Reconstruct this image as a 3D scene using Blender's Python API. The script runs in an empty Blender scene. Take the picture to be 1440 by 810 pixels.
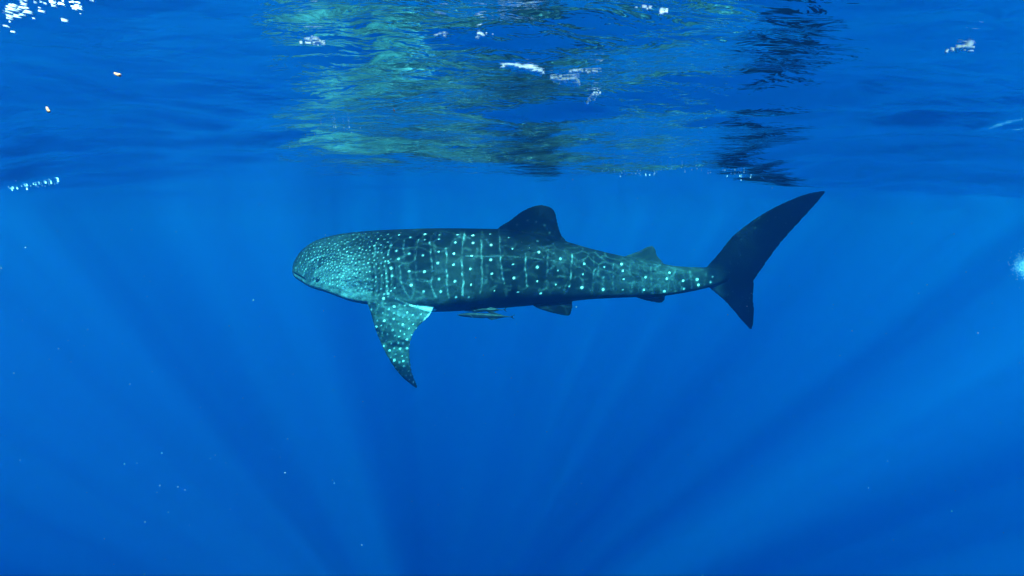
import bpy, bmesh, math, random
import numpy as np
from mathutils import Vector, Matrix
from mathutils.bvhtree import BVHTree
from mathutils.kdtree import KDTree

random.seed(7); rng = np.random.default_rng(7)
scene = bpy.context.scene
col = scene.collection

# ------------------------------------------------------------------ camera
FPX = 700.0                       # focal length in pixels of the 1440 px wide photograph
PITCH = math.radians(7.9)
CAMZ = -0.42                      # metres; mean sea level is z = 0
cam_d = bpy.data.cameras.new('camera'); cam = bpy.data.objects.new('camera', cam_d); col.objects.link(cam)
cam_d.sensor_width = 36.0; cam_d.lens = 36.0*FPX/1440
cam_d.clip_start = 0.02; cam_d.clip_end = 3000
cam.location = (0, 0, CAMZ); cam.rotation_euler = (math.pi/2-PITCH, 0, 0)
scene.camera = cam
CP, SP = math.cos(PITCH), math.sin(PITCH)

def ray(u, v):
    a, b = (u-720)/FPX, (405-v)/FPX
    return Vector((a, CP+b*SP, -SP+b*CP))
def at(u, v, Y):
    d = ray(u, v); t = Y/d.y
    return Vector((d.x*t, Y, CAMZ+d.z*t))

# ------------------------------------------------------------------ sky, sun, exposure
SUN_DIR = ray(606, 985).normalized()          # the way light travels under water (shafts run to this point)
w = bpy.data.worlds.new('World'); scene.world = w; w.use_nodes = True
nt = w.node_tree
sky = nt.nodes.new('ShaderNodeTexSky'); sky.sky_type = 'NISHITA'; sky.sun_disc = False
sky.sun_elevation = math.asin(-SUN_DIR.z); sky.sun_rotation = math.atan2(-SUN_DIR.x, -SUN_DIR.y)
bg = nt.nodes['Background']; bg.inputs[1].default_value = 0.10
nt.links.new(sky.outputs[0], bg.inputs[0])
sl = bpy.data.lights.new('sun', 'SUN'); sun = bpy.data.objects.new('sun', sl); col.objects.link(sun)
sl.energy = 5.0; sl.angle = math.radians(0.7); sl.color = (1.0, 0.96, 0.9)
sun.location = (0, -5, 20); sun.rotation_euler = SUN_DIR.to_track_quat('-Z', 'Y').to_euler()
vs = scene.view_settings
vs.view_transform = 'Standard'; vs.look = 'None'; vs.gamma = 1.0; vs.use_curve_mapping = False
vs.exposure = 3.4
cy = scene.cycles
cy.max_bounces = 10; cy.volume_bounces = 3; cy.glossy_bounces = 5; cy.diffuse_bounces = 2
cy.transparent_max_bounces = 12; cy.transmission_bounces = 4
cy.sample_clamp_indirect = 6.0; cy.use_adaptive_sampling = True; cy.adaptive_threshold = 0.02
cy.use_denoising = True; cy.denoiser = 'OPENIMAGEDENOISE'
try: cy.denoising_input_passes = 'RGB_ALBEDO_NORMAL'
except Exception: pass

# ------------------------------------------------------------------ helpers
def tag(o, label=None, cat=None, group=None, kind=None):
    if label: o['label'] = label
    if cat: o['category'] = cat
    if group: o['group'] = group
    if kind: o['kind'] = kind
    return o
def link(name, me, mat=None, parent=None):
    o = bpy.data.objects.new(name, me); col.objects.link(o)
    if mat: me.materials.append(mat)
    if parent: o.parent = parent
    return o
def mesh_np(name, V, F):
    me = bpy.data.meshes.new(name)
    F = np.asarray(F, dtype=np.int32); n = len(F); k = F.shape[1]
    me.vertices.add(len(V)); me.vertices.foreach_set('co', np.asarray(V, np.float32).ravel())
    me.loops.add(n*k); me.loops.foreach_set('vertex_index', F.ravel())
    me.polygons.add(n); me.polygons.foreach_set('loop_start', np.arange(n, dtype=np.int32)*k)
    me.polygons.foreach_set('use_smooth', np.ones(n, bool))
    me.update(calc_edges=True); me.validate()
    return me
def mat_new(name):
    m = bpy.data.materials.new(name); m.use_nodes = True
    t = m.node_tree; t.nodes.clear()
    out = t.nodes.new('ShaderNodeOutputMaterial')
    return m, t, out
def N(t, kind, **kw):
    n = t.nodes.new(kind)
    for k, v in kw.items():
        if k[0] == 'i' and k[1:].isdigit(): n.inputs[int(k[1:])].default_value = v
        else: setattr(n, k, v)
    return n
def interp(u, pts):
    p = np.array(pts, float); return np.interp(u, p[:, 0], p[:, 1])
def smooth_interp(u, pts):
    # monotone-ish cubic (Catmull-Rom with limited slopes)
    p = np.array(pts, float); x, y = p[:, 0], p[:, 1]
    d = np.diff(y)/np.diff(x); m = np.zeros_like(x); m[0], m[-1] = d[0], d[-1]
    for i in range(1, len(x)-1):
        m[i] = 0 if d[i-1]*d[i] < 0 else 2*d[i-1]*d[i]/(d[i-1]+d[i]) if d[i-1]+d[i] != 0 else 0
    u = np.clip(np.asarray(u, float), x[0], x[-1])
    i = np.clip(np.searchsorted(x, u)-1, 0, len(x)-2); h = x[i+1]-x[i]; t = (u-x[i])/h
    return ((2*t**3-3*t**2+1)*y[i]+(t**3-2*t**2+t)*h*m[i]+(-2*t**3+3*t**2)*y[i+1]+(t**3-t**2)*h*m[i+1])

# ------------------------------------------------------------------ sea surface
WAVES = []
def add_waves(n, lo, hi, slope, spread, mean):
    for _ in range(n):
        lam = math.exp(rng.uniform(math.log(lo), math.log(hi))); th = mean+rng.normal()*spread
        k = 2*math.pi/lam
        WAVES.append((k*math.cos(th), k*math.sin(th), rng.uniform(0, 6.28), slope/k*rng.uniform(.6, 1.2), lam))
add_waves(8, 1.6, 5.0, 0.036, 0.7, 1.9)
add_waves(16, 0.5, 1.5, 0.042, 0.6, 1.3)
add_waves(26, 0.14, 0.5, 0.019, 0.8, 1.25)
def sstep(x, a, b):
    t_ = np.clip((x-a)/(b-a), 0, 1); return t_*t_*(3-2*t_)
def swell(x, y):
    # a crest runs over the shark; the water hangs lower on both sides
    near = np.exp(-(np.clip(y-3.6, 0, 99)/1.6)**2)*np.exp(-(np.clip(3.6-y, 0, 99)/2.6)**2)
    right = 0.36*sstep(x, 2.0, 5.4); left = 0.36*sstep(-x, 1.5, 4.8)
    return 0.13*np.exp(-((x-4.0)/1.5)**2-((y-6.9)/1.3)**2)-near*(right+left)+0.035*np.cos(0.75*y+0.25*x-2.6)*near
def calm(x, y):
    # ripples are strongest close by and lie down in the smooth water farther off
    d = 1-0.80*sstep(y+0.5*np.sin(1.3*x)+0.35*np.sin(2.9*x+1), 4.2, 8.5)*(1-0.6*sstep(np.abs(x), 3.5, 6))
    d = d*(1-0.80*np.exp(-((x+1.5)/2.2)**4-((y-5.2)/1.1)**4))  # ripples flattened above the head so the sun reaches it
    d = d*(1+0.2*sstep(x, 0.8, 2.8)+(1.4*sstep(x, 0.6, 1.6)*(1-sstep(y, 2.0, 3.2))+1.6*sstep(-x, 0.6, 1.8))*(1-sstep(y, 3.2, 4.6)))
    return d*(0.78+0.30*np.sin(0.9*x+1.7*y+0.6)*np.sin(1.1*y-0.7*x+2.0)+0.16*np.sin(2.3*x-1.2*y))
def height(x, y, cell=0.02):
    h = swell(x, y); c_ = calm(x, y)
    for kx, ky, ph, a, lam in WAVES:
        fade = np.clip((lam/np.maximum(cell, 1e-4)-3.0)/3.0, 0, 1)
        h = h + a*fade*c_*np.sin(kx*x+ky*y+ph)
    return h
def graded(lo, hi, d, far, n):
    core = np.arange(lo, hi+d/2, d)
    g = [d*(1.075**i) for i in range(1, 400)]
    out = np.cumsum(g); out = out[out < far]
    return np.concatenate([lo-out[::-1], core, hi+out])
gx = graded(-5.5, 5.5, 0.025, 190, 0); gy = graded(-0.5, 9.0, 0.028, 190, 0)
X, Y = np.meshgrid(gx, gy)
cell = np.maximum(np.gradient(gx)[None, :]+0*X, np.gradient(gy)[:, None]+0*X)
Z = height(X, Y, cell)
nx, ny = len(gx), len(gy)
idx = np.arange(nx*ny).reshape(ny, nx)
F = np.stack([idx[:-1, :-1], idx[:-1, 1:], idx[1:, 1:], idx[1:, :-1]], -1).reshape(-1, 4)
me = mesh_np('sea_surface', np.stack([X, Y, Z], -1).reshape(-1, 3), F)

SHAFT_OFF = (5.2, 2.5, 0.0)
m, t, out = mat_new('water_surface')
geo = N(t, 'ShaderNodeNewGeometry')
# fine ripples
mp = N(t, 'ShaderNodeMapping'); mp.inputs['Scale'].default_value = (1.0, 1.6, 1.0)
t.links.new(geo.outputs['Position'], mp.inputs['Vector'])
n1 = N(t, 'ShaderNodeTexNoise'); n1.inputs['Scale'].default_value = 9; n1.inputs['Detail'].default_value = 3; n1.inputs['Distortion'].default_value = 0.6
t.links.new(mp.outputs[0], n1.inputs['Vector'])
bmp = N(t, 'ShaderNodeBump'); bmp.inputs['Strength'].default_value = 1.0; bmp.inputs['Distance'].default_value = 0.007
t.links.new(n1.outputs['Fac'], bmp.inputs['Height'])
fr = N(t, 'ShaderNodeFresnel'); fr.inputs['IOR'].default_value = 1.333
t.links.new(bmp.outputs[0], fr.inputs['Normal'])
# Voronoi net put into the transparency, imitating light gathered by waves
wn = N(t, 'ShaderNodeTexNoise'); wn.inputs['Scale'].default_value = 2.2; wn.inputs['Detail'].default_value = 2
t.links.new(geo.outputs['Position'], wn.inputs['Vector'])
wadd = N(t, 'ShaderNodeVectorMath', operation='MULTIPLY_ADD'); wadd.inputs[1].default_value = (0.55, 0.45, 0.0)
t.links.new(wn.outputs['Color'], wadd.inputs[0]); t.links.new(geo.outputs['Position'], wadd.inputs[2])
vor = N(t, 'ShaderNodeTexVoronoi', feature='DISTANCE_TO_EDGE'); vor.inputs['Scale'].default_value = 4.6
t.links.new(wadd.outputs[0], vor.inputs['Vector'])
mr = N(t, 'ShaderNodeMapRange', interpolation_type='SMOOTHERSTEP'); mr.inputs[1].default_value = 0.0; mr.inputs[2].default_value = 0.085
mr.inputs[3].default_value = 1.0
pn = N(t, 'ShaderNodeTexNoise'); pn.inputs['Scale'].default_value = 1.3; pn.inputs['Detail'].default_value = 1
t.links.new(geo.outputs['Position'], pn.inputs['Vector'])
pr = N(t, 'ShaderNodeMapRange'); pr.inputs[1].default_value = .38; pr.inputs[2].default_value = .62; pr.inputs[3].default_value = .24; pr.inputs[4].default_value = .75
t.links.new(pn.outputs['Fac'], pr.inputs[0]); t.links.new(pr.outputs[0], mr.inputs[4])
t.links.new(vor.outputs['Distance'], mr.inputs[0])
# noise mask put into the transparency, imitating broad waves that break light into shafts
bn = N(t, 'ShaderNodeTexNoise'); bn.inputs['Scale'].default_value = 0.50; bn.inputs['Detail'].default_value = 4; bn.inputs['Roughness'].default_value = .60
vr = N(t, 'ShaderNodeVectorRotate', rotation_type='Z_AXIS'); vr.inputs['Angle'].default_value = -math.atan2(-SUN_DIR.x, SUN_DIR.y)
bo = N(t, 'ShaderNodeMapping'); bo.inputs['Location'].default_value = SHAFT_OFF; bo.inputs['Scale'].default_value = (1.0, 0.8, 0.0)
t.links.new(geo.outputs['Position'], vr.inputs[0]); t.links.new(vr.outputs[0], bo.inputs[0]); t.links.new(bo.outputs[0], bn.inputs['Vector'])
mr2 = N(t, 'ShaderNodeMapRange', interpolation_type='SMOOTHSTEP'); mr2.inputs[1].default_value = 0.48; mr2.inputs[2].default_value = 0.60
mr2.inputs[3].default_value = 0.10; mr2.inputs[4].default_value = 1.0
t.links.new(bn.outputs['Fac'], mr2.inputs[0])
# two clear patches added to the mask to keep the shark sunlit
gate = mr2.outputs[0]
for cx_, cy_, rx_, ry_, top_ in ((-1.45, 5.2, 2.3, 1.25, 0.85), (1.75, 5.7, 1.4, 0.9, 0.95)):
    mpp = N(t, 'ShaderNodeMapping'); mpp.inputs['Location'].default_value = (-cx_/rx_, -cy_/ry_, 0); mpp.inputs['Scale'].default_value = (1/rx_, 1/ry_, 0)
    t.links.new(wadd.outputs[0], mpp.inputs[0])
    ln_ = N(t, 'ShaderNodeVectorMath', operation='LENGTH'); t.links.new(mpp.outputs[0], ln_.inputs[0])
    lr = N(t, 'ShaderNodeMapRange', interpolation_type='SMOOTHSTEP'); lr.inputs[1].default_value = .75; lr.inputs[2].default_value = 1.15; lr.inputs[3].default_value = top_; lr.inputs[4].default_value = 0.0
    t.links.new(ln_.outputs['Value'], lr.inputs[0])
    mxm = N(t, 'ShaderNodeMath', operation='MAXIMUM'); t.links.new(gate, mxm.inputs[0]); t.links.new(lr.outputs[0], mxm.inputs[1]); gate = mxm.outputs[0]
mul = N(t, 'ShaderNodeMath', operation='MULTIPLY'); t.links.new(mr.outputs[0], mul.inputs[0]); t.links.new(gate, mul.inputs[1])
tr = N(t, 'ShaderNodeBsdfTransparent'); t.links.new(mul.outputs[0], tr.inputs[0])
gl = N(t, 'ShaderNodeBsdfGlossy'); gl.inputs['Roughness'].default_value = 0.07; gl.inputs['Color'].default_value = (1, 1, 1, 1)
t.links.new(bmp.outputs[0], gl.inputs['Normal'])
mx = N(t, 'ShaderNodeMixShader'); t.links.new(fr.outputs[0], mx.inputs[0]); t.links.new(tr.outputs[0], mx.inputs[1]); t.links.new(gl.outputs[0], mx.inputs[2])
t.links.new(mx.outputs[0], out.inputs['Surface'])
tag(link('sea_surface', me, m), 'rippled underside of the sea surface mirroring the blue water', 'water', kind='structure')

# ------------------------------------------------------------------ whale shark
D0 = 6.6
def plane_y(u): return D0 + 0.00*u + 0.25*np.clip((np.asarray(u, float)-800)/350, 0, 1.2)**2
TOP = [(413,380),(416,369),(422,359),(432,348),(450,337),(475,330),(510,325.5),(550,323),(620,321),(700,322),(760,330),(797,340),(830,349.5),(870,359),(930,371),(960,375),(1000,376.5),(1022,381)]
BOT = [(413,382),(416,389),(422,393),(432,397.5),(450,404),(475,410),(510,421),(550,428),(620,436.5),(700,433),(760,428),(797,424),(830,420.5),(870,418.5),(930,416),(960,412),(1000,403),(1022,395)]
WID = [(413,.02),(416,.11),(422,.20),(432,.29),(450,.40),(475,.50),(510,.57),(550,.57),(620,.54),(700,.46),(760,.38),(830,.27),(870,.21),(930,.15),(960,.125),(1000,.095),(1022,.05)]
MID = [(413,.45),(430,.26),(450,.16),(520,.13),(570,.20),(620,.25),(700,.31),(760,.26),(812,.19),(900,.13),(1000,.2),(1022,.4)]
us = np.concatenate([413+(450-413)*np.linspace(0, 1, 24)**1.8, np.linspace(452, 1022, 150)])
NT = 96
ths = np.linspace(0, 2*math.pi, NT, endpoint=False)
BV, BF = [], []
for i, u in enumerate(us):
    vt, vb = float(smooth_interp(u, TOP)), float(smooth_interp(u, BOT))
    yc = float(plane_y(u)); wd = float(smooth_interp(u, WID)); fm = float(smooth_interp(u, MID))
    pt, pb = at(u, vt, yc), at(u, vb, yc)
    zt, zb = pt.z, pb.z; zm = zb+(zt-zb)*fm; x = 0.5*(pt.x+pb.x)
    ridge = float(interp(u, [(600, 0), (720, 1), (960, 1), (1010, 0)]))
    for th in ths:
        c, s = math.cos(th), math.sin(th)
        ex = 0.80 if s > 0 else 0.9+0.35*ridge
        yy = wd*math.copysign(abs(c)**ex, c)
        zz = zm+(zt-zm)*abs(s)**(1.0 if s > 0 else .95) if s > 0 else zm-(zm-zb)*abs(s)**(0.95+0.15*ridge)
        # upper lengthwise ridges
        ang = math.degrees(math.atan2(s, abs(c))); rl = float(interp(u, [(540, 0), (600, 1), (960, 1), (1010, 0)]))
        bump = 1+rl*(0.030*math.exp(-((ang-30)/4.5)**2)+0.035*math.exp(-((ang-58)/4.5)**2))
        BV.append((x, yc+yy*bump, zz))
for i in range(len(us)-1):
    for j in range(NT):
        a, b = i*NT+j, i*NT+(j+1) % NT
        BF.append((a, b, b+NT, a+NT))
BF.append(tuple(range(NT-1, -1, -1))); BF.append(tuple(range((len(us)-1)*NT, len(us)*NT)))

def resample(pts, n):
    P = np.array([tuple(p) for p in pts], float)
    # smooth the polyline with Catmull-Rom
    Q = []
    for i in range(len(P)-1):
        p0 = P[max(i-1, 0)]; p1 = P[i]; p2 = P[i+1]; p3 = P[min(i+2, len(P)-1)]
        for tt in np.linspace(0, 1, 12, endpoint=False):
            Q.append(0.5*((2*p1)+(-p0+p2)*tt+(2*p0-5*p1+4*p2-p3)*tt*tt+(-p0+3*p1-3*p2+p3)*tt**3))
    Q.append(P[-1]); Q = np.array(Q)
    L = np.concatenate([[0], np.cumsum(np.linalg.norm(np.diff(Q, axis=0), axis=1))]); L /= L[-1]
    s = np.linspace(0, 1, n)
    return np.stack([np.interp(s, L, Q[:, k]) for k in range(3)], 1)
def add_fin(V, F, lead, trail, t0, t1, na=44, nb=26, normal=None, edge=0.010, roundtip=True):
    """lead / trail: 3-D polylines from root to tip; a cambered plate with an aerofoil section"""
    A, B = resample(lead, na), resample(trail, na)
    base = len(V); bs = np.linspace(0, 1, nb)
    for i in range(na):
        a = i/(na-1); th = t0+(t1-t0)*a
        ch = B[i]-A[i]
        if normal is None: nrm = np.array((0, 1.0, 0))
        else: nrm = np.array(normal, float)
        nrm = nrm/np.linalg.norm(nrm)
        for sgn in (1, -1):
            for b in bs:
                prof = 2.6*(0.2969*math.sqrt(b)-0.126*b-0.3516*b*b+0.2843*b**3-0.1015*b**4)*2
                h = th*prof*0.5+edge*(1-b)*0+edge*0.5
                V.append(tuple(A[i]+ch*b+nrm*sgn*h))
    w_ = nb*2
    def id_(i, sgn, j): return base+i*w_+(0 if sgn > 0 else nb)+j
    for i in range(na-1):
        for j in range(nb-1):
            F.append((id_(i, 1, j), id_(i+1, 1, j), id_(i+1, 1, j+1), id_(i, 1, j+1)))
            F.append((id_(i, -1, j), id_(i, -1, j+1), id_(i+1, -1, j+1), id_(i+1, -1, j)))
        F.append((id_(i, 1, 0), id_(i, -1, 0), id_(i+1, -1, 0), id_(i+1, 1, 0)))
        F.append((id_(i, 1, nb-1), id_(i+1, 1, nb-1), id_(i+1, -1, nb-1), id_(i, -1, nb-1)))
    for i, flip in ((0, 1), (na-1, 0)):
        for j in range(nb-1):
            q = (id_(i, 1, j), id_(i, 1, j+1), id_(i, -1, j+1), id_(i, -1, j))
            F.append(q if flip else q[::-1])

SV, SF = list(BV), list(BF)
def P(pts, yfun=plane_y): return [at(u, v, float(yfun(u))) for u, v in pts]
# first dorsal fin
add_fin(SV, SF, P([(694,340),(700,321.5),(718,309),(733,297.5),(748,290.5),(760,288)]), P([(792,352),(797,341),(790,331),(786.5,322),(783.5,310),(781,299),(775,291.5),(764,288)]), 0.115, 0.03)
# free rear tip of the dorsal fin
add_fin(SV, SF, P([(775,346),(786,334),(797,340)]), P([(775,352),(790,347),(801,342)]), 0.05, 0.012, 16, 12)
# second dorsal fin
add_fin(SV, SF, P([(870,372),(878,361),(897,353.5),(908,348),(915,345.3)]), P([(928,383),(933,371),(926,361),(923,353),(920.5,348),(917,345.5)]), 0.05, 0.016, 30, 18)
# anal fin
add_fin(SV, SF, P([(885,408),(893,417),(907,422.5),(920,425),(929,426)]), P([(928,404),(934,414),(935,420),(934,423),(931,425.5)]), 0.04, 0.016, 24, 16)
# tail fin, upper and lower lobe
add_fin(SV, SF, P([(985,388),(994,375),(1010.5,356.5),(1030.5,332),(1059,309.5),(1087,292.5),(1115.5,279.3),(1138,271.5),(1160,268)]),
        P([(1030,412),(1050,402),(1060,394),(1081.5,363.5),(1101,338),(1124,312.5),(1145,289.5),(1154,279),(1161,270)]), 0.10, 0.026, 60, 26)
add_fin(SV, SF, P([(985,392),(999,406),(1006,412),(1022,426),(1041.5,448.8),(1050,458),(1055,463.5)]),
        P([(1056,372),(1060,394),(1059,417),(1060.5,434),(1060,445),(1059.3,455),(1057,463.5)]), 0.10, 0.016, 40, 26)
# pelvic fins (near and far side)
for sgn in (-1, 1):
    def py(du): return lambda u: D0+sgn*(0.17+du)
    lead = [at(u, v, D0+sgn*y) for u, v, y in ((742,418,.12),(751,431,.18),(773,439,.24),(790,443,.28),(799,444.2,.30))]
    trail = [at(u, v, D0+sgn*y) for u, v, y in ((806,408,.10),(805,424,.15),(805,432,.20),(803.5,439,.26),(801,444,.30))]
    add_fin(SV, SF, lead, trail, 0.05, 0.016, 24, 16, normal=(0, 1, sgn*0.5))
# near pectoral fin, hanging out towards the camera and down
lead = [at(u, v, y) for u, v, y in ((532,396,6.28),(515,414,6.06),(521,440,6.00),(530,470,5.94),(545,502,5.88),(562,527,5.80),(578,541,5.76),(585,546,5.74))]
trail = [at(u, v, y) for u, v, y in ((592,402,6.30),(609,428,6.16),(604,444,6.10),(589,459,6.04),(579.5,474,5.98),(576.5,495,5.90),(579,520,5.81),(585,537,5.77),(587.5,545,5.74))]
nrm = np.cross(np.array(lead[4])-np.array(lead[1]), np.array(trail[2])-np.array(lead[2]))
add_fin(SV, SF, lead, trail, 0.15, 0.020, 60, 30, normal=nrm)
# its free inner corner
# far pectoral fin, held out level on the other side
lead = [Vector((at(528, 415, D0).x+dx, D0+dy, at(528, 415, D0).z+dz)) for dx, dy, dz in ((.05,.30,.10),(-.02,.48,.0),(.12,.80,-.06),(.36,1.10,-.14),(.62,1.28,-.20))]
trail = [Vector((at(610, 415, D0).x+dx, D0+dy, at(610, 415, D0).z+dz)) for dx, dy, dz in ((.0,.28,.10),(.05,.46,.0),(-.14,.66,-.05),(-.16,.95,-.11),(-.08,1.28,-.20))]
nrm2 = np.cross(np.array(lead[3])-np.array(lead[1]), np.array(trail[2])-np.array(lead[2]))
add_fin(SV, SF, lead, trail, 0.10, 0.018, 40, 24, normal=nrm2)

def remeshed(V, F, voxel, smooth_it):
    me0 = bpy.data.meshes.new('tmp'); me0.from_pydata([tuple(v) for v in V], [], [tuple(f) for f in F])
    bm = bmesh.new(); bm.from_mesh(me0); bmesh.ops.recalc_face_normals(bm, faces=bm.faces); bm.to_mesh(me0); bm.free()
    o = bpy.data.objects.new('tmp', me0); col.objects.link(o)
    r = o.modifiers.new('r', 'REMESH'); r.mode = 'VOXEL'; r.voxel_size = voxel; r.use_smooth_shade = True
    s = o.modifiers.new('s', 'SMOOTH'); s.factor = 0.5; s.iterations = smooth_it
    dg = bpy.context.evaluated_depsgraph_get(); dg.update()
    ev = o.evaluated_get(dg); me = bpy.data.meshes.new_from_object(ev)
    bpy.data.objects.remove(o); bpy.data.meshes.remove(me0)
    me.materials.clear()
    return me
shark_me = remeshed(SV, SF, 0.0125, 4)
nv = len(shark_me.vertices)
co = np.zeros(nv*3, np.float32); shark_me.vertices.foreach_get('co', co); co = co.reshape(-1, 3).astype(float)
tri = [tuple(p.vertices) for p in shark_me.polygons]
bvh = BVHTree.FromPolygons([tuple(c) for c in co], tri)
kd = KDTree(nv)
for i, c in enumerate(co): kd.insert(c, i)
kd.balance()
CAM = Vector((0, 0, CAMZ))
def hit(u, v):
    p, n, i, d = bvh.ray_cast(CAM, ray(u, v).normalized())
    return p
# place of each vertex along the shark, in the photograph's length units, and its height on the body
Xu = 720+FPX*co[:, 0]/(D0*0.99)       # roughly the pixel column of a point in the shark's plane
def pix(cc):
    dy = cc[:, 1]; dz = cc[:, 2]-CAMZ
    fw = dy*CP-dz*SP; up = dy*SP+dz*CP
    return 720+FPX*cc[:, 0]/fw, 405-FPX*up/fw
flat = co.copy(); flat[:, 1] = plane_y(Xu)
U, Vv = pix(flat)
ptop, pbot = smooth_interp(U, TOP), smooth_interp(U, BOT)
hfrac = (pbot-Vv)/np.maximum(pbot-ptop, 1)           # 0 belly, 1 back
side = np.abs(co[:, 1]-plane_y(Xu))
wid = smooth_interp(U, WID)
# fins
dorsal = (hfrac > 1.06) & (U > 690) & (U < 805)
dorsal_shade = np.clip((hfrac-0.99)/0.08, 0, 1)*((U > 706) & (U < 806))
shade_low = interp(U, [(706,314),(714,322),(722,336),(735,343),(750,345.5),(765,344.5),(780,341),(797,336)])  # lower edge of the shade painted onto the back
dorsal_shade = np.maximum(dorsal_shade, np.clip((shade_low-Vv+1.0)/2.5, 0, 1)*((U > 704) & (U < 800)))
tail_shade = np.clip((U-1006-0.35*np.clip(390-Vv, 0, 40)*0)/14, 0, 1)
tail_shade = np.maximum(tail_shade, np.clip((hfrac-1.15)/0.2, 0, 1)*(U > 990))
pecto = (U < 640) & (U > 490) & ((Vv > pbot+2) | (side > wid*1.04))
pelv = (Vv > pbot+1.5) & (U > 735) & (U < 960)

# light and dark of the skin, with painted shade on dorsal and tail
def vnoise(p, seed, sc):
    r = np.random.default_rng(seed); out_ = np.zeros(len(p))
    for _ in range(7):
        k = r.normal(size=3)*sc; out_ += np.sin(p@k+r.uniform(0, 6.28))
    return out_/3.7
mott = vnoise(co, 3, 6.0)*0.5+vnoise(co, 4, 14.0)*0.35+vnoise(co, 5, 30.0)*0.25
L = 0.0085+0.006*mott
L += 0.010*np.clip((U-780)/60, 0, 1)*np.clip((hfrac-.15)/.2, 0, 1)
head = np.clip((548-U)/40, 0, 1)*(hfrac < 1.2)
L += head*(0.006+0.010*np.clip((.85-hfrac)/.2, 0, 1)+0.065*np.clip((0.62-hfrac)/0.4, 0, 1))
flank = np.clip((0.75-hfrac)/0.5, 0, 1)*np.clip((700-U)/120, 0, 1)*(U > 500)
L += 0.042*flank
belly = np.clip((0.10-hfrac)/0.10, 0, 1)*(~pecto)
L += 0.10*belly*np.clip((780-U)/300, 0.2, 1)
L = np.where(dorsal_shade > 0, L*(1-dorsal_shade)+dorsal_shade*(0.0022+0.0008*mott), L)  # dorsal fin and back below it: shade painted into the skin
L = L*(1-tail_shade)+tail_shade*(0.0022+0.0008*mott)  # tail fin in shade, painted near-black
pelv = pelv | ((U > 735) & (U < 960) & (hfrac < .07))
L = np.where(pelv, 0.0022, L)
L = np.where(pecto, 0.024+0.015*mott+0.03*np.clip((U-(535+.30*(Vv-430)))/35, 0, 1), L)
L = np.clip(L, 0.0012, 0.6)
A = L.copy()

keep = None
def blot(p, r, val, soft=0.45):
    if p is None: return
    for c, i, d in kd.find_range(p, r*1.15):
        k = min(1.0, max(0.0, (1.15-d/r)/soft)); k = k*k*(3-2*k)
        A[i] = max(A[i], L[i]+(val-L[i])*k*(1 if keep is None else keep[i]))
PX = D0/FPX                                   # metres per photograph pixel at the shark
def mirror(p): return None if p is None else Vector((p.x, 2*float(plane_y(720+FPX*p.x/(D0*.99)))-p.y, p.z))
def spot(u, v, rpx, val=0.62):
    p = hit(u, v)
    if p is None: return
    for q_ in (p, mirror(p)):
        if rpx > 1.45: blot(q_, rpx*2.3*PX, 0.035*val/.7, 1.1)
        blot(q_, rpx*PX, val, .75)
def line(pts, rpx, val):
    pts = resample([(a, b, 0) for a, b in pts], 60)
    for i, (a, b, _) in enumerate(pts):
        k = 0.55+0.45*math.sin(i*0.37+a*3.1)
        p = hit(a+random.gauss(0, .2)+.5*math.sin(b*.3+a*.1), b)
        if p is None: continue
        for q in (p, mirror(p)):
            blot(q, rpx*PX, 0.012+(val-0.012)*k, 0.95)
c1 = [(815,240),(890,255),(990,235),(988,272),(1083,268),(1085,240),(1193,290),(1207,238),(1310,243),(1310,293),(885,367),(975,377),(1080,352),(1183,365),(1302,380),(797,347),(812,400),(742,415),(1075,428),(1180,440),(1292,467),(762,463),(883,484),(985,487),(767,515),(1083,536),(1189,550),(1298,573),(785,595),(897,576),(980,620),(1095,620),(1197,657),(742,632),(712,665)]
c2 = [(362,280),(367,342),(365,426),(372,505),(386,604),(468,300),(488,365),(492,452),(497,530),(520,610),(640,383),(630,468),(630,548),(650,618),(762,420),(747,488),(736,568),(897,450),(890,510),(812,578),(884,585),(1012,468),(1008,524),(1005,595),(1110,450),(1117,490),(1122,538),(1117,598),(240,640)]
c3 = [(168,492),(160,555),(287,470),(273,500),(262,562),(355,510),(358,550),(425,503),(430,530),(500,490),(490,517)]
for a, b in c1: spot(390+a/4.763, 280+b/4.763, random.uniform(1.15, 1.95), random.uniform(.3, .85))
for a, b in c2: spot(600+a/4.05, 260+b/4.05, random.uniform(1.05, 1.95), random.uniform(.3, .85))
for a, b in c3: spot(860+a/3.522, 250+b/3.522, random.uniform(1.5, 2.2), random.uniform(.5, .7))
K1 = lambda pts: [(390+a/4.763, 280+b/4.763) for a, b in pts]
K2 = lambda pts: [(600+a/4.05, 260+b/4.05) for a, b in pts]
for pts, val in ((((765,285),(750,330),(742,385)), .30), (((655,310),(652,380)), .26), (((848,275),(845,330),(850,370)), .18), (((945,270),(932,340),(925,420),(935,520),(950,550),(1025,548)), .18),
                 (((1022,290),(1030,400),(1038,480),(1030,560),(1045,620),(1072,665)), .26), (((1130,330),(1135,400),(1130,470),(1140,520),(1135,580),(1150,660)), .30),
                 (((1258,200),(1245,280),(1235,380),(1237,470),(1245,560),(1238,645)), .32), (((820,450),(826,520),(840,590),(885,655)), .30), (((728,470),(730,540),(742,610)), .26),
                 (((1365,260),(1368,400),(1372,560),(1350,640)), .14)):
    line(K1(pts), 1.3, val*.62)
for pts, val in ((((315,250),(312,360),(315,480),(318,560)), .15), (((412,250),(418,360),(425,470),(440,560)), .22), (((565,390),(562,470),(572,575)), .20), (((690,400),(685,520)), .12),
                 (((830,395),(822,480),(818,575)), .20), (((950,400),(955,470),(945,560)), .12), (((1065,430),(1060,520),(1065,590)), .12), (((360,400),(520,410),(700,430),(850,455)), .12), (((230,405),(420,408)), .12)):
    line(K2(pts), 1.25, val*.62)
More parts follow.
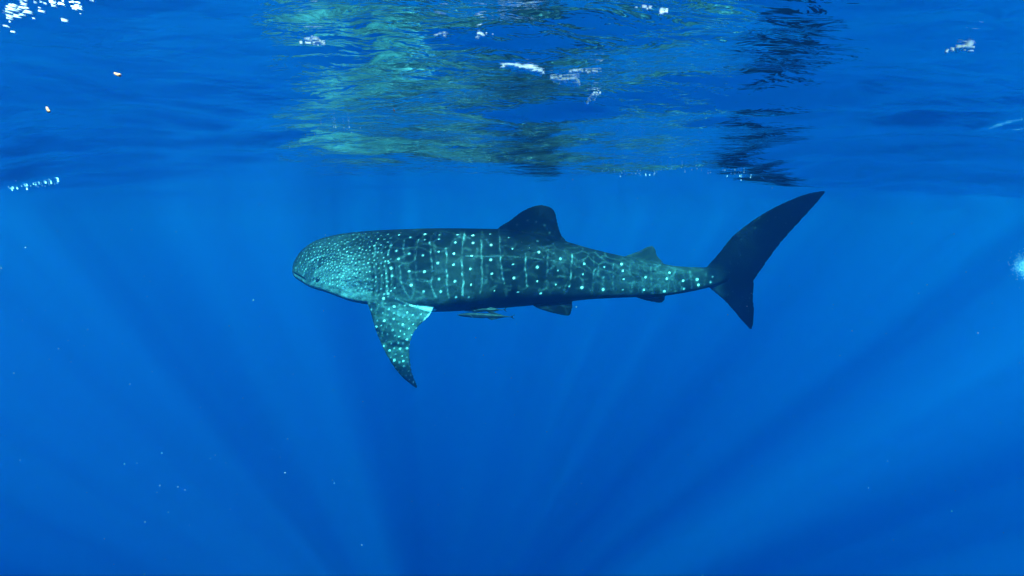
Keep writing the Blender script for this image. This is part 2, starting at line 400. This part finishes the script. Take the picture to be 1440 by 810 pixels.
for k in range(9):                            # faint bars towards the tail
    u = 905+k*11; vt, vb = float(smooth_interp(u, TOP)), float(smooth_interp(u, BOT))
    line([(u, vt+6), (u+random.uniform(-3, 3), (vt+vb)/2), (u+random.uniform(-3, 3), vb-4)], 1.8, random.uniform(.03, .06))
keep = 1-np.clip(dorsal_shade+tail_shade, 0, 1)
# cloudy pale worm marks between the bars
for _ in range(150):
    u = random.uniform(560, 960); vt, vb = float(smooth_interp(u, TOP)), float(smooth_interp(u, BOT))
    hf = random.uniform(.22, .98); v = vb-hf*(vb-vt); val = random.uniform(.018, .034)*(1.25 if u > 790 else 1)
    a0 = random.choice((0, 1.57))+random.gauss(0, .5)
    line([(u, v), (u+4*math.cos(a0)+random.gauss(0, 1), v+4*math.sin(a0)+random.gauss(0, 1)), (u+9*math.cos(a0), v+9*math.sin(a0))], random.uniform(1.4, 3.0), val)
keep = None
# crowded small dots on the head
pts = []; tries = 0
while len(pts) < 430 and tries < 60000:
    tries += 1
    u = random.uniform(416, 552); vt, vb = float(smooth_interp(u, TOP)), float(smooth_interp(u, BOT))
    v = random.uniform(vt+1.5, vb-1.0); hf = (vb-v)/(vb-vt)
    if hf < 0.10: continue
    if u > 530 and random.random() < (u-530)/22: continue
    sp = 3.3+2.2*max(0, (u-470)/80)+2.0*max(0, hf-.55)
    if all((u-a)**2+(v-b)**2 > sp*sp for a, b in pts):
        pts.append((u, v))
for u, v in pts:
    hf = 1-(v-float(smooth_interp(u, TOP)))/(float(smooth_interp(u, BOT))-float(smooth_interp(u, TOP)))
    spot(u, v, random.uniform(0.6, 1.1)+0.30*max(0, (u-480)/70), random.uniform(.14, .42)*(1.15-.5*hf))
for q in ([(430,372),(445,362),(460,357),(480,357),(505,362)], [(437,366),(452,360),(470,361),(495,365)], [(455,392),(462,375),(478,372),(492,380)], [(470,405),(490,398),(515,402)]):
    line(q, 0.9, .16)
# dots on the near pectoral fin
PEC = [(518,424),(524,442),(531,470),(546,502),(562,526),(584,544),(578,520),(575,495),(578,474),(588,459),(602,445),(613,434),(560,424)]
def inside(u, v, poly):
    c = False; j = len(poly)-1
    for i in range(len(poly)):
        if (poly[i][1] > v) != (poly[j][1] > v) and u < (poly[j][0]-poly[i][0])*(v-poly[i][1])/(poly[j][1]-poly[i][1])+poly[i][0]: c = not c
        j = i
    return c
pd = []; tries = 0
while len(pd) < 120 and tries < 30000:
    tries += 1
    u, v = random.uniform(518, 612), random.uniform(426, 542)
    if not inside(u, v, PEC): continue
    sp = 7.2-0.02*(v-426)
    if all((u-a)**2+((v-b)*.8)**2 > sp*sp for a, b in pd): pd.append((u, v))
for u, v in pd: blot(hit(u, v), random.uniform(.7, 1.65)*PX*.93, random.uniform(.15, .6))
# pale rear edge of the pectoral fin
for a in np.linspace(0, 1, 40):
    u, v = np.interp(a, [0, .25, .55, .8, 1], [556, 580, 611, 602, 590]), np.interp(a, [0, .25, .55, .8, 1], [420, 430, 435.5, 444, 457])
    blot(hit(u, v), (1.2+3.2*math.exp(-((a-.5)/.16)**2))*PX, .6 if a > .2 else .25, .8)
# a few dim dots on dorsal and tail fins
for u, v in ((742,310),(754,312),(766,317),(773,327),(735,326),(756,339),(727,316)): spot(u, v, 1.8, .06)
for _ in range(110):
    u, v = random.uniform(1008, 1140), random.uniform(280, 450); spot(u, v, random.uniform(.7, 1.5), random.uniform(.015, .05))
# gill slits: five narrow grooves above the pectoral fin
G = np.zeros(nv)
for k in range(5):
    u0 = 522+k*7.5
    for q in np.linspace(0, 1, 40):
        p = hit(u0+3.0*math.sin(q*2.4), 372+q*(44-3*k))
        if p is None: continue
        for c, i, d in kd.find_range(p, 0.024): G[i] = max(G[i], 1-d/0.024)
A *= 1-0.75*np.clip(G, 0, 1)                # shade inside the slits, painted into the skin colour
# mouth line round the snout
for q in np.linspace(0, 1, 80):
    p = hit(413.5+q*14, 385+q*8)
    if p is None: continue
    for pp in (p, mirror(p)):
        for c, i, d in kd.find_range(pp, 0.022): G[i] = max(G[i], 1-d/0.022)
nrmv = np.zeros(nv*3, np.float32); shark_me.vertices.foreach_get('normal', nrmv); nrmv = nrmv.reshape(-1, 3)
co2 = co-nrmv*(0.024*np.clip(G, 0, 1)[:, None]**.7)
shark_me.vertices.foreach_set('co', co2.astype(np.float32).ravel()); shark_me.update()
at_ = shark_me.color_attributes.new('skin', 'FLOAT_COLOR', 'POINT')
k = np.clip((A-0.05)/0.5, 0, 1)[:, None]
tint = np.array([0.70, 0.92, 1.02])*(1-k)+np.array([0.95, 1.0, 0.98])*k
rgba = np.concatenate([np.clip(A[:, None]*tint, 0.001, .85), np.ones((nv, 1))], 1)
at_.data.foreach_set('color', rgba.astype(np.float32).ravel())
m, t, out = mat_new('shark_skin')
ca = N(t, 'ShaderNodeVertexColor', layer_name='skin')
tc = N(t, 'ShaderNodeTexCoord')
sn = N(t, 'ShaderNodeTexNoise'); sn.inputs['Scale'].default_value = 38; sn.inputs['Detail'].default_value = 5
t.links.new(tc.outputs['Object'], sn.inputs['Vector'])
mrs = N(t, 'ShaderNodeMapRange'); mrs.inputs[1].default_value = .3; mrs.inputs[2].default_value = .7; mrs.inputs[3].default_value = .72; mrs.inputs[4].default_value = 1.28
t.links.new(sn.outputs['Fac'], mrs.inputs[0])
mm = N(t, 'ShaderNodeVectorMath', operation='SCALE'); t.links.new(ca.outputs['Color'], mm.inputs[0]); t.links.new(mrs.outputs[0], mm.inputs['Scale'])
bs = N(t, 'ShaderNodeBsdfPrincipled'); bs.inputs['Roughness'].default_value = 0.6; bs.inputs['Specular IOR Level'].default_value = 0.03
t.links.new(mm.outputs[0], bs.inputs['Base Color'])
bb = N(t, 'ShaderNodeBump'); bb.inputs['Strength'].default_value = .4; bb.inputs['Distance'].default_value = .01
t.links.new(sn.outputs['Fac'], bb.inputs['Height']); t.links.new(bb.outputs[0], bs.inputs['Normal'])
t.links.new(bs.outputs[0], out.inputs['Surface'])
root = bpy.data.objects.new('whale_shark', None); col.objects.link(root)
base = Vector((at(680, 437, D0).x, D0, at(680, 437, D0).z)); root.location = base
shark_me.name = 'shark_body'
body = link('body', shark_me, m, root); body.location = -base
tag(root, 'large spotted whale shark swimming just below the sea surface', 'whale shark')
# eyes: low on the side of the head behind the mouth corner
em, et, eo = mat_new('eye_black'); eb = N(et, 'ShaderNodeBsdfPrincipled'); eb.inputs['Base Color'].default_value = (.01, .01, .012, 1); eb.inputs['Roughness'].default_value = .15
et.links.new(eb.outputs[0], eo.inputs['Surface'])
ep = hit(447, 393)
bm = bmesh.new(); bmesh.ops.create_icosphere(bm, subdivisions=2, radius=0.032); ey = bpy.data.meshes.new('eye'); bm.to_mesh(ey); bm.free()
for p in ey.polygons: p.use_smooth = True
ey.materials.append(em)
for p in (ep, mirror(ep)):
    o = bpy.data.objects.new('eye', ey); col.objects.link(o); o.parent = root; o.location = p-base; o.scale = (1, .6, 1)

# ------------------------------------------------------------------ remoras under the belly
def make_remora(u0, v0, u1, v1, Yd, depth_px, mat, label, bend, tail_h):
    p0, p1 = at(u0, v0, Yd), at(u1, v1, Yd); ln = (p1-p0).length; h = depth_px*Yd/FPX
    V, Fc = [], []; ns, nr = 40, 20
    prof = [(0, .03), (.02, .26), (.07, .55), (.16, .82), (.28, 1.0), (.45, .95), (.62, .66), (.78, .38), (.9, .22), (.955, .18)]
    for i in range(ns):
        s = i/(ns-1)*.955; r = float(smooth_interp(s, prof))*h/2
        for j in range(nr):
            th = 2*math.pi*j/nr; z = r*math.sin(th)
            if s < .25 and z > 0: z *= .62+1.5*s          # flat sucker-topped head
            V.append((s*ln, r*.75*math.cos(th)+bend*math.sin(s*5.0), z))
    for i in range(ns-1):
        for j in range(nr):
            a, b = i*nr+j, i*nr+(j+1) % nr; Fc.append((a, b, b+nr, a+nr))
    Fc.append(tuple(range(nr-1, -1, -1))); Fc.append(tuple(range((ns-1)*nr, ns*nr)))
    yb = bend*math.sin(4.7)
    def fin(lead, trail, t0): add_fin(V, Fc, [Vector(p) for p in lead], [Vector(p) for p in trail], t0, .005, 16, 10, edge=.006)
    th_ = tail_h*Yd/FPX/2
    for s in (1, -1):
        fin([(.91*ln, yb, 0), (.95*ln, yb, s*.45*th_), (1.0*ln, yb, s*th_)], [(.96*ln, yb, 0), (.975*ln, yb, s*.35*th_), (1.005*ln, yb, s*.98*th_)], .012)
        fin([(.5*ln, bend*.6, s*h*.33), (.56*ln, bend*.4, s*h*.62), (.60*ln, bend*.2, s*h*.80)], [(.86*ln, -bend*.9, s*h*.08), (.80*ln, -bend*.7, s*h*.22), (.66*ln, -bend*.1, s*h*.62)], .010)
    fin([(.2*ln, -h*.3, -.0), (.26*ln, -h*.5, -h*.25), (.32*ln, -h*.6, -h*.42)], [(.26*ln, -h*.3, -h*.1), (.3*ln, -h*.5, -h*.3), (.335*ln, -h*.6, -h*.42)], .008)
    me_ = remeshed(V, Fc, .0045, 3)
    o = link('remora', me_, mat)
    d = p1-p0; o.location = p0; o.rotation_euler = d.to_track_quat('X', 'Z').to_euler()
    tag(o, label, 'fish', 'remoras under the shark')
    return o
def fish_mat(name, back, belly, h):
    m, t, out = mat_new(name); tc = N(t, 'ShaderNodeTexCoord'); sx = N(t, 'ShaderNodeSeparateXYZ'); t.links.new(tc.outputs['Object'], sx.inputs[0])
    nz = N(t, 'ShaderNodeTexNoise'); nz.inputs['Scale'].default_value = 25; t.links.new(tc.outputs['Object'], nz.inputs['Vector'])
    ad = N(t, 'ShaderNodeMath', operation='MULTIPLY_ADD'); ad.inputs[1].default_value = .012; t.links.new(nz.outputs['Fac'], ad.inputs[0]); t.links.new(sx.outputs['Z'], ad.inputs[2])
    cr = N(t, 'ShaderNodeMapRange'); cr.inputs[1].default_value = -h*.3; cr.inputs[2].default_value = h*.2; t.links.new(ad.outputs[0], cr.inputs[0])
    mc = N(t, 'ShaderNodeMix', data_type='RGBA'); mc.inputs[6].default_value = belly; mc.inputs[7].default_value = back; t.links.new(cr.outputs[0], mc.inputs[0])
    b = N(t, 'ShaderNodeBsdfPrincipled'); b.inputs['Roughness'].default_value = .5; b.inputs['Specular IOR Level'].default_value = .2
    t.links.new(mc.outputs[2], b.inputs['Base Color']); t.links.new(b.outputs[0], out.inputs['Surface'])
    return m
make_remora(652, 436.6, 713, 435.2, 6.3, 5.5, fish_mat('remora_dark', (.005, .006, .008, 1), (.007, .008, .01, 1), .05), 'smaller dark remora pressed close under the shark belly', .008, 8)
make_remora(642.5, 442.5, 724, 445.5, 6.15, 8.0, fish_mat('remora_grey', (.005, .007, .013, 1), (.018, .026, .042, 1), .07), 'larger pale bellied remora swimming below the dark remora', .012, 7)

# ------------------------------------------------------------------ sky glints modelled as white blobs, and a bubble trail
fm, ft, fo = mat_new('glint_bubble_white'); fb = N(ft, 'ShaderNodeBsdfPrincipled'); fb.inputs['Base Color'].default_value = (.88, .9, .9, 1); fb.inputs['Roughness'].default_value = .4
ft.links.new(fb.outputs[0], fo.inputs['Surface'])
def surf(u, v):
    d = ray(u, v); ts = np.arange(0.2, 24, 0.03)
    for _ in range(2):
        x, y, z = d.x*ts, d.y*ts, CAMZ+d.z*ts
        up = np.nonzero(z > height(x, y))[0]
        if len(up) == 0: return None
        ts = np.linspace(ts[max(up[0]-1, 0)], ts[up[0]], 16)
    return CAM+d*float(ts[max(up[0]-1, 0)])
bm = bmesh.new(); bmesh.ops.create_icosphere(bm, subdivisions=1, radius=1.0); bm.verts.ensure_lookup_table()
ICO_V = np.array([v.co[:] for v in bm.verts]); ICO_F = np.array([[v.index for v in f.verts] for f in bm.faces]); bm.free()
def blobs(name, items, mat):
    """items: (centre, (sx,sy,sz), rot z)"""
    Vs, Fs = [], []; n = 0
    for c, s, rz in items:
        r = Matrix.Rotation(rz, 3, 'Z'); R = np.array(r)
        v = (ICO_V*(1+rng.normal(size=(len(ICO_V), 1))*.12)*np.array(s))@R.T+np.array(c)
        Vs.append(v); Fs.append(ICO_F+n); n += len(v)
    return mesh_np(name, np.concatenate(Vs), np.concatenate(Fs))
def glint_bubbles(name, label, path, n, wpx, rpx, stretch=1.6, turn=0.0, cat='bubbles', group='white bubble patches at the surface'):
    stuff = name == 'glint_bubble_patch'
    its = []; P_ = resample([(a, b, 0) for a, b in path], 50) if len(path) > 1 else None
    for _ in range(n):
        if P_ is not None:
            a, b, _z = P_[random.randrange(50)]
        else: a, b = path[0]
        u = a+random.gauss(0, wpx[0]); v = b+random.gauss(0, wpx[1])
        p = surf(u, v)
        if p is None: continue
        dist = (p-CAM).length; r = max(0.0008, random.uniform(*rpx)*dist/FPX)
        its.append(((p.x, p.y, p.z-r*.7), (r*stretch*random.uniform(.7, 1.5), r*1.3, r*random.uniform(.7, 1.0)), turn+random.uniform(-.4, .4)))
    c0 = Vector(its[0][0]); its = [((Vector(c)-c0)[:], s, rz) for c, s, rz in its]
    o = link(name, blobs(name, its, fm), fm); o.location = c0
    return tag(o, label, cat, group, 'stuff' if stuff else None)
glint_bubbles('glint_streak', 'long solid white streak of glint blobs shaped like a short dash', [(712, 91), (725, 94), (742, 97), (760, 102)], 90, (1.5, 1.4), (1.2, 2.8), 2.2)
glint_bubbles('glint_streak', 'ragged white streak of glint blobs between the long dash and a loose cluster', [(780, 111), (795, 114), (812, 116)], 80, (1.5, 1.8), (1.2, 2.6), 1.8)
glint_bubbles('glint_bubble_patch', 'loose row of white glint blobs just above the ragged streak', [(805, 99), (815, 99), (838, 100)], 16, (2, 1.5), (0.8, 2.0), 1.4)
glint_bubbles('glint_bubble_patch', 'loose cluster of white glint blobs at the low end of the streaks', [(828, 140), (842, 130)], 34, (2.5, 2.0), (0.6, 1.8), 1.5)
glint_bubbles('glint_bubble_patch', 'small oval cluster of white glint blobs standing alone near smooth blue water', [(428, 58), (440, 56), (452, 60)], 24, (3, 2.5), (0.8, 2.0), 1.4)
glint_bubbles('glint_bubble_patch', 'short row of white glint blobs over the green reflection', [(613, 50), (628, 47)], 12, (1.5, 1.2), (0.8, 1.9), 2.0)
glint_bubbles('glint_bubble_patch', 'tight knot of white glint blobs beside the short row', [(672, 50), (686, 49)], 14, (2.5, 2.5), (0.6, 1.8), 1.3)
glint_bubbles('glint_bubble_patch', 'sparse line of separate white glint blobs beside the dark reflection', [(893, 9), (915, 13), (935, 17)], 9, (3, 1.0), (0.9, 2.4), 1.6)
glint_bubbles('glint_bubble_patch', 'pair of white glint flecks on the dark swell', [(1328, 74), (1345, 66), (1368, 69)], 10, (2.5, 2), (0.9, 2.4), 1.3)
glint_bubbles('glint_bubble_patch', 'largest bright glint fringe modelled as slanting white flecks', [(6, 34), (30, 16), (42, 12), (60, 5), (120, 4)], 60, (9, 8), (0.2, 1.5), 3.0, turn=1.1)
glint_bubbles('glint_bubble_patch', 'thin dotted line of glint blobs on the smooth far surface', [(15, 264), (45, 261), (82, 257)], 36, (4, 2.2), (0.25, 0.7), 1.0)
glint_bubbles('glint_bubble_patch', 'fine bubble trail on the wave ahead of the tail tip', [(845, 238), (900, 244), (960, 238), (1010, 240), (1050, 247)], 60, (8, 3.0), (0.2, 0.6), 1.3)
glint_bubbles('glint_bubble_patch', 'scatter of tiny white dots along the edge of the green reflection', [(415, 200), (450, 182), (480, 187), (510, 175)], 18, (10, 6), (0.3, 0.8), 1.0)

# ------------------------------------------------------------------ drifting specks
pm, pt_, po = mat_new('speck_pale'); pb_ = N(pt_, 'ShaderNodeBsdfPrincipled'); pb_.inputs['Base Color'].default_value = (.28, .30, .29, 1); pb_.inputs['Roughness'].default_value = .8
pt_.links.new(pb_.outputs[0], po.inputs['Surface'])
om, ot, oo = mat_new('speck_orange'); ob_ = N(ot, 'ShaderNodeBsdfPrincipled'); ob_.inputs['Base Color'].default_value = (.30, .13, .06, 1); ob_.inputs['Roughness'].default_value = .7
ot.links.new(ob_.outputs[0], oo.inputs['Surface'])
its = []
for _ in range(360):
    u, v, Yd = random.uniform(-80, 1520), random.uniform(150, 840), random.uniform(.7, 5.6)
    p = at(u, v, Yd)
    if p.z > -0.28: continue
    r = Yd/FPX*random.choice((.3, .35, .4, .5, .7))
    its.append((p[:], (r*random.uniform(.8, 1.8), r, r), random.uniform(0, 3)))
o = link('marine_snow', blobs('marine_snow', its, pm), pm)
tag(o, 'fine pale specks drifting through the open water', 'particles', kind='stuff')
its = []
for _ in range(900):                          # pale glow, built as a puff of tiny bubbles
    p = at(1444+random.gauss(0, 9), 373+random.gauss(0, 8), 4.6+random.gauss(0, .08)); k = random.uniform(.0012, .0030)
    its.append((p[:], (k, k, k), 0))
tag(link('glow_bubbles', blobs('glow_bubbles', its, fm), fm), 'soft pale glow modelled as a puff of tiny bubbles hanging below the wavy surface', 'bubbles', kind='stuff')
for u, v, Yd, r, mt, lab in ((165, 105, .75, 3.0, om, 'pale orange flake drifting below the smooth swell'), (67, 154, .6, 2.6, om, 'upright orange fleck with white flecks round it'),
                         (554, 155, .9, 1.3, om, 'tiny orange dot over the green reflection')):
    p = at(u, v, Yd); k = r*Yd/FPX
    o = link('drifting_speck', blobs('drifting_speck', [((0, 0, 0), (k*1.7, k*.8, k*.7), .2), ((k*.8, 0, k*.5), (k*.8, k*.6, k*.5), .6)], mt), mt)
    o.location = p; o.rotation_euler = (0, .5 if r > 2.8 else 1.4, 0); tag(o, lab, 'speck', 'orange specks in the water')

# ------------------------------------------------------------------ the water itself
bm = bmesh.new(); bmesh.ops.create_cube(bm, size=1.0); hz = bpy.data.meshes.new('haze'); bm.to_mesh(hz); bm.free()
m, t, out = mat_new('sea_water')
SIG_S = (0.002, 0.0130, 0.035); SIG_A = (0.26, 0.0190, 0.0040); DEN = 0.30
c = [s/DEN for s in SIG_S]; ab = [(1-a/((1-ci)*DEN))**2 for a, ci in zip(SIG_A, c)]
pv = N(t, 'ShaderNodeVolumePrincipled'); pv.inputs['Color'].default_value = (*c, 1); pv.inputs['Absorption Color'].default_value = (*ab, 1)
pv.inputs['Density'].default_value = DEN; pv.inputs['Anisotropy'].default_value = 0.5
t.links.new(pv.outputs[0], out.inputs['Volume'])
o = link('haze', hz, m); o.scale = (440, 440, 151.2); o.location = (0, 4, -75+0.0)
o.location.z = 0.9-151.2/2
tag(o, 'clear deep blue sea water filling the whole view', 'water', kind='stuff')
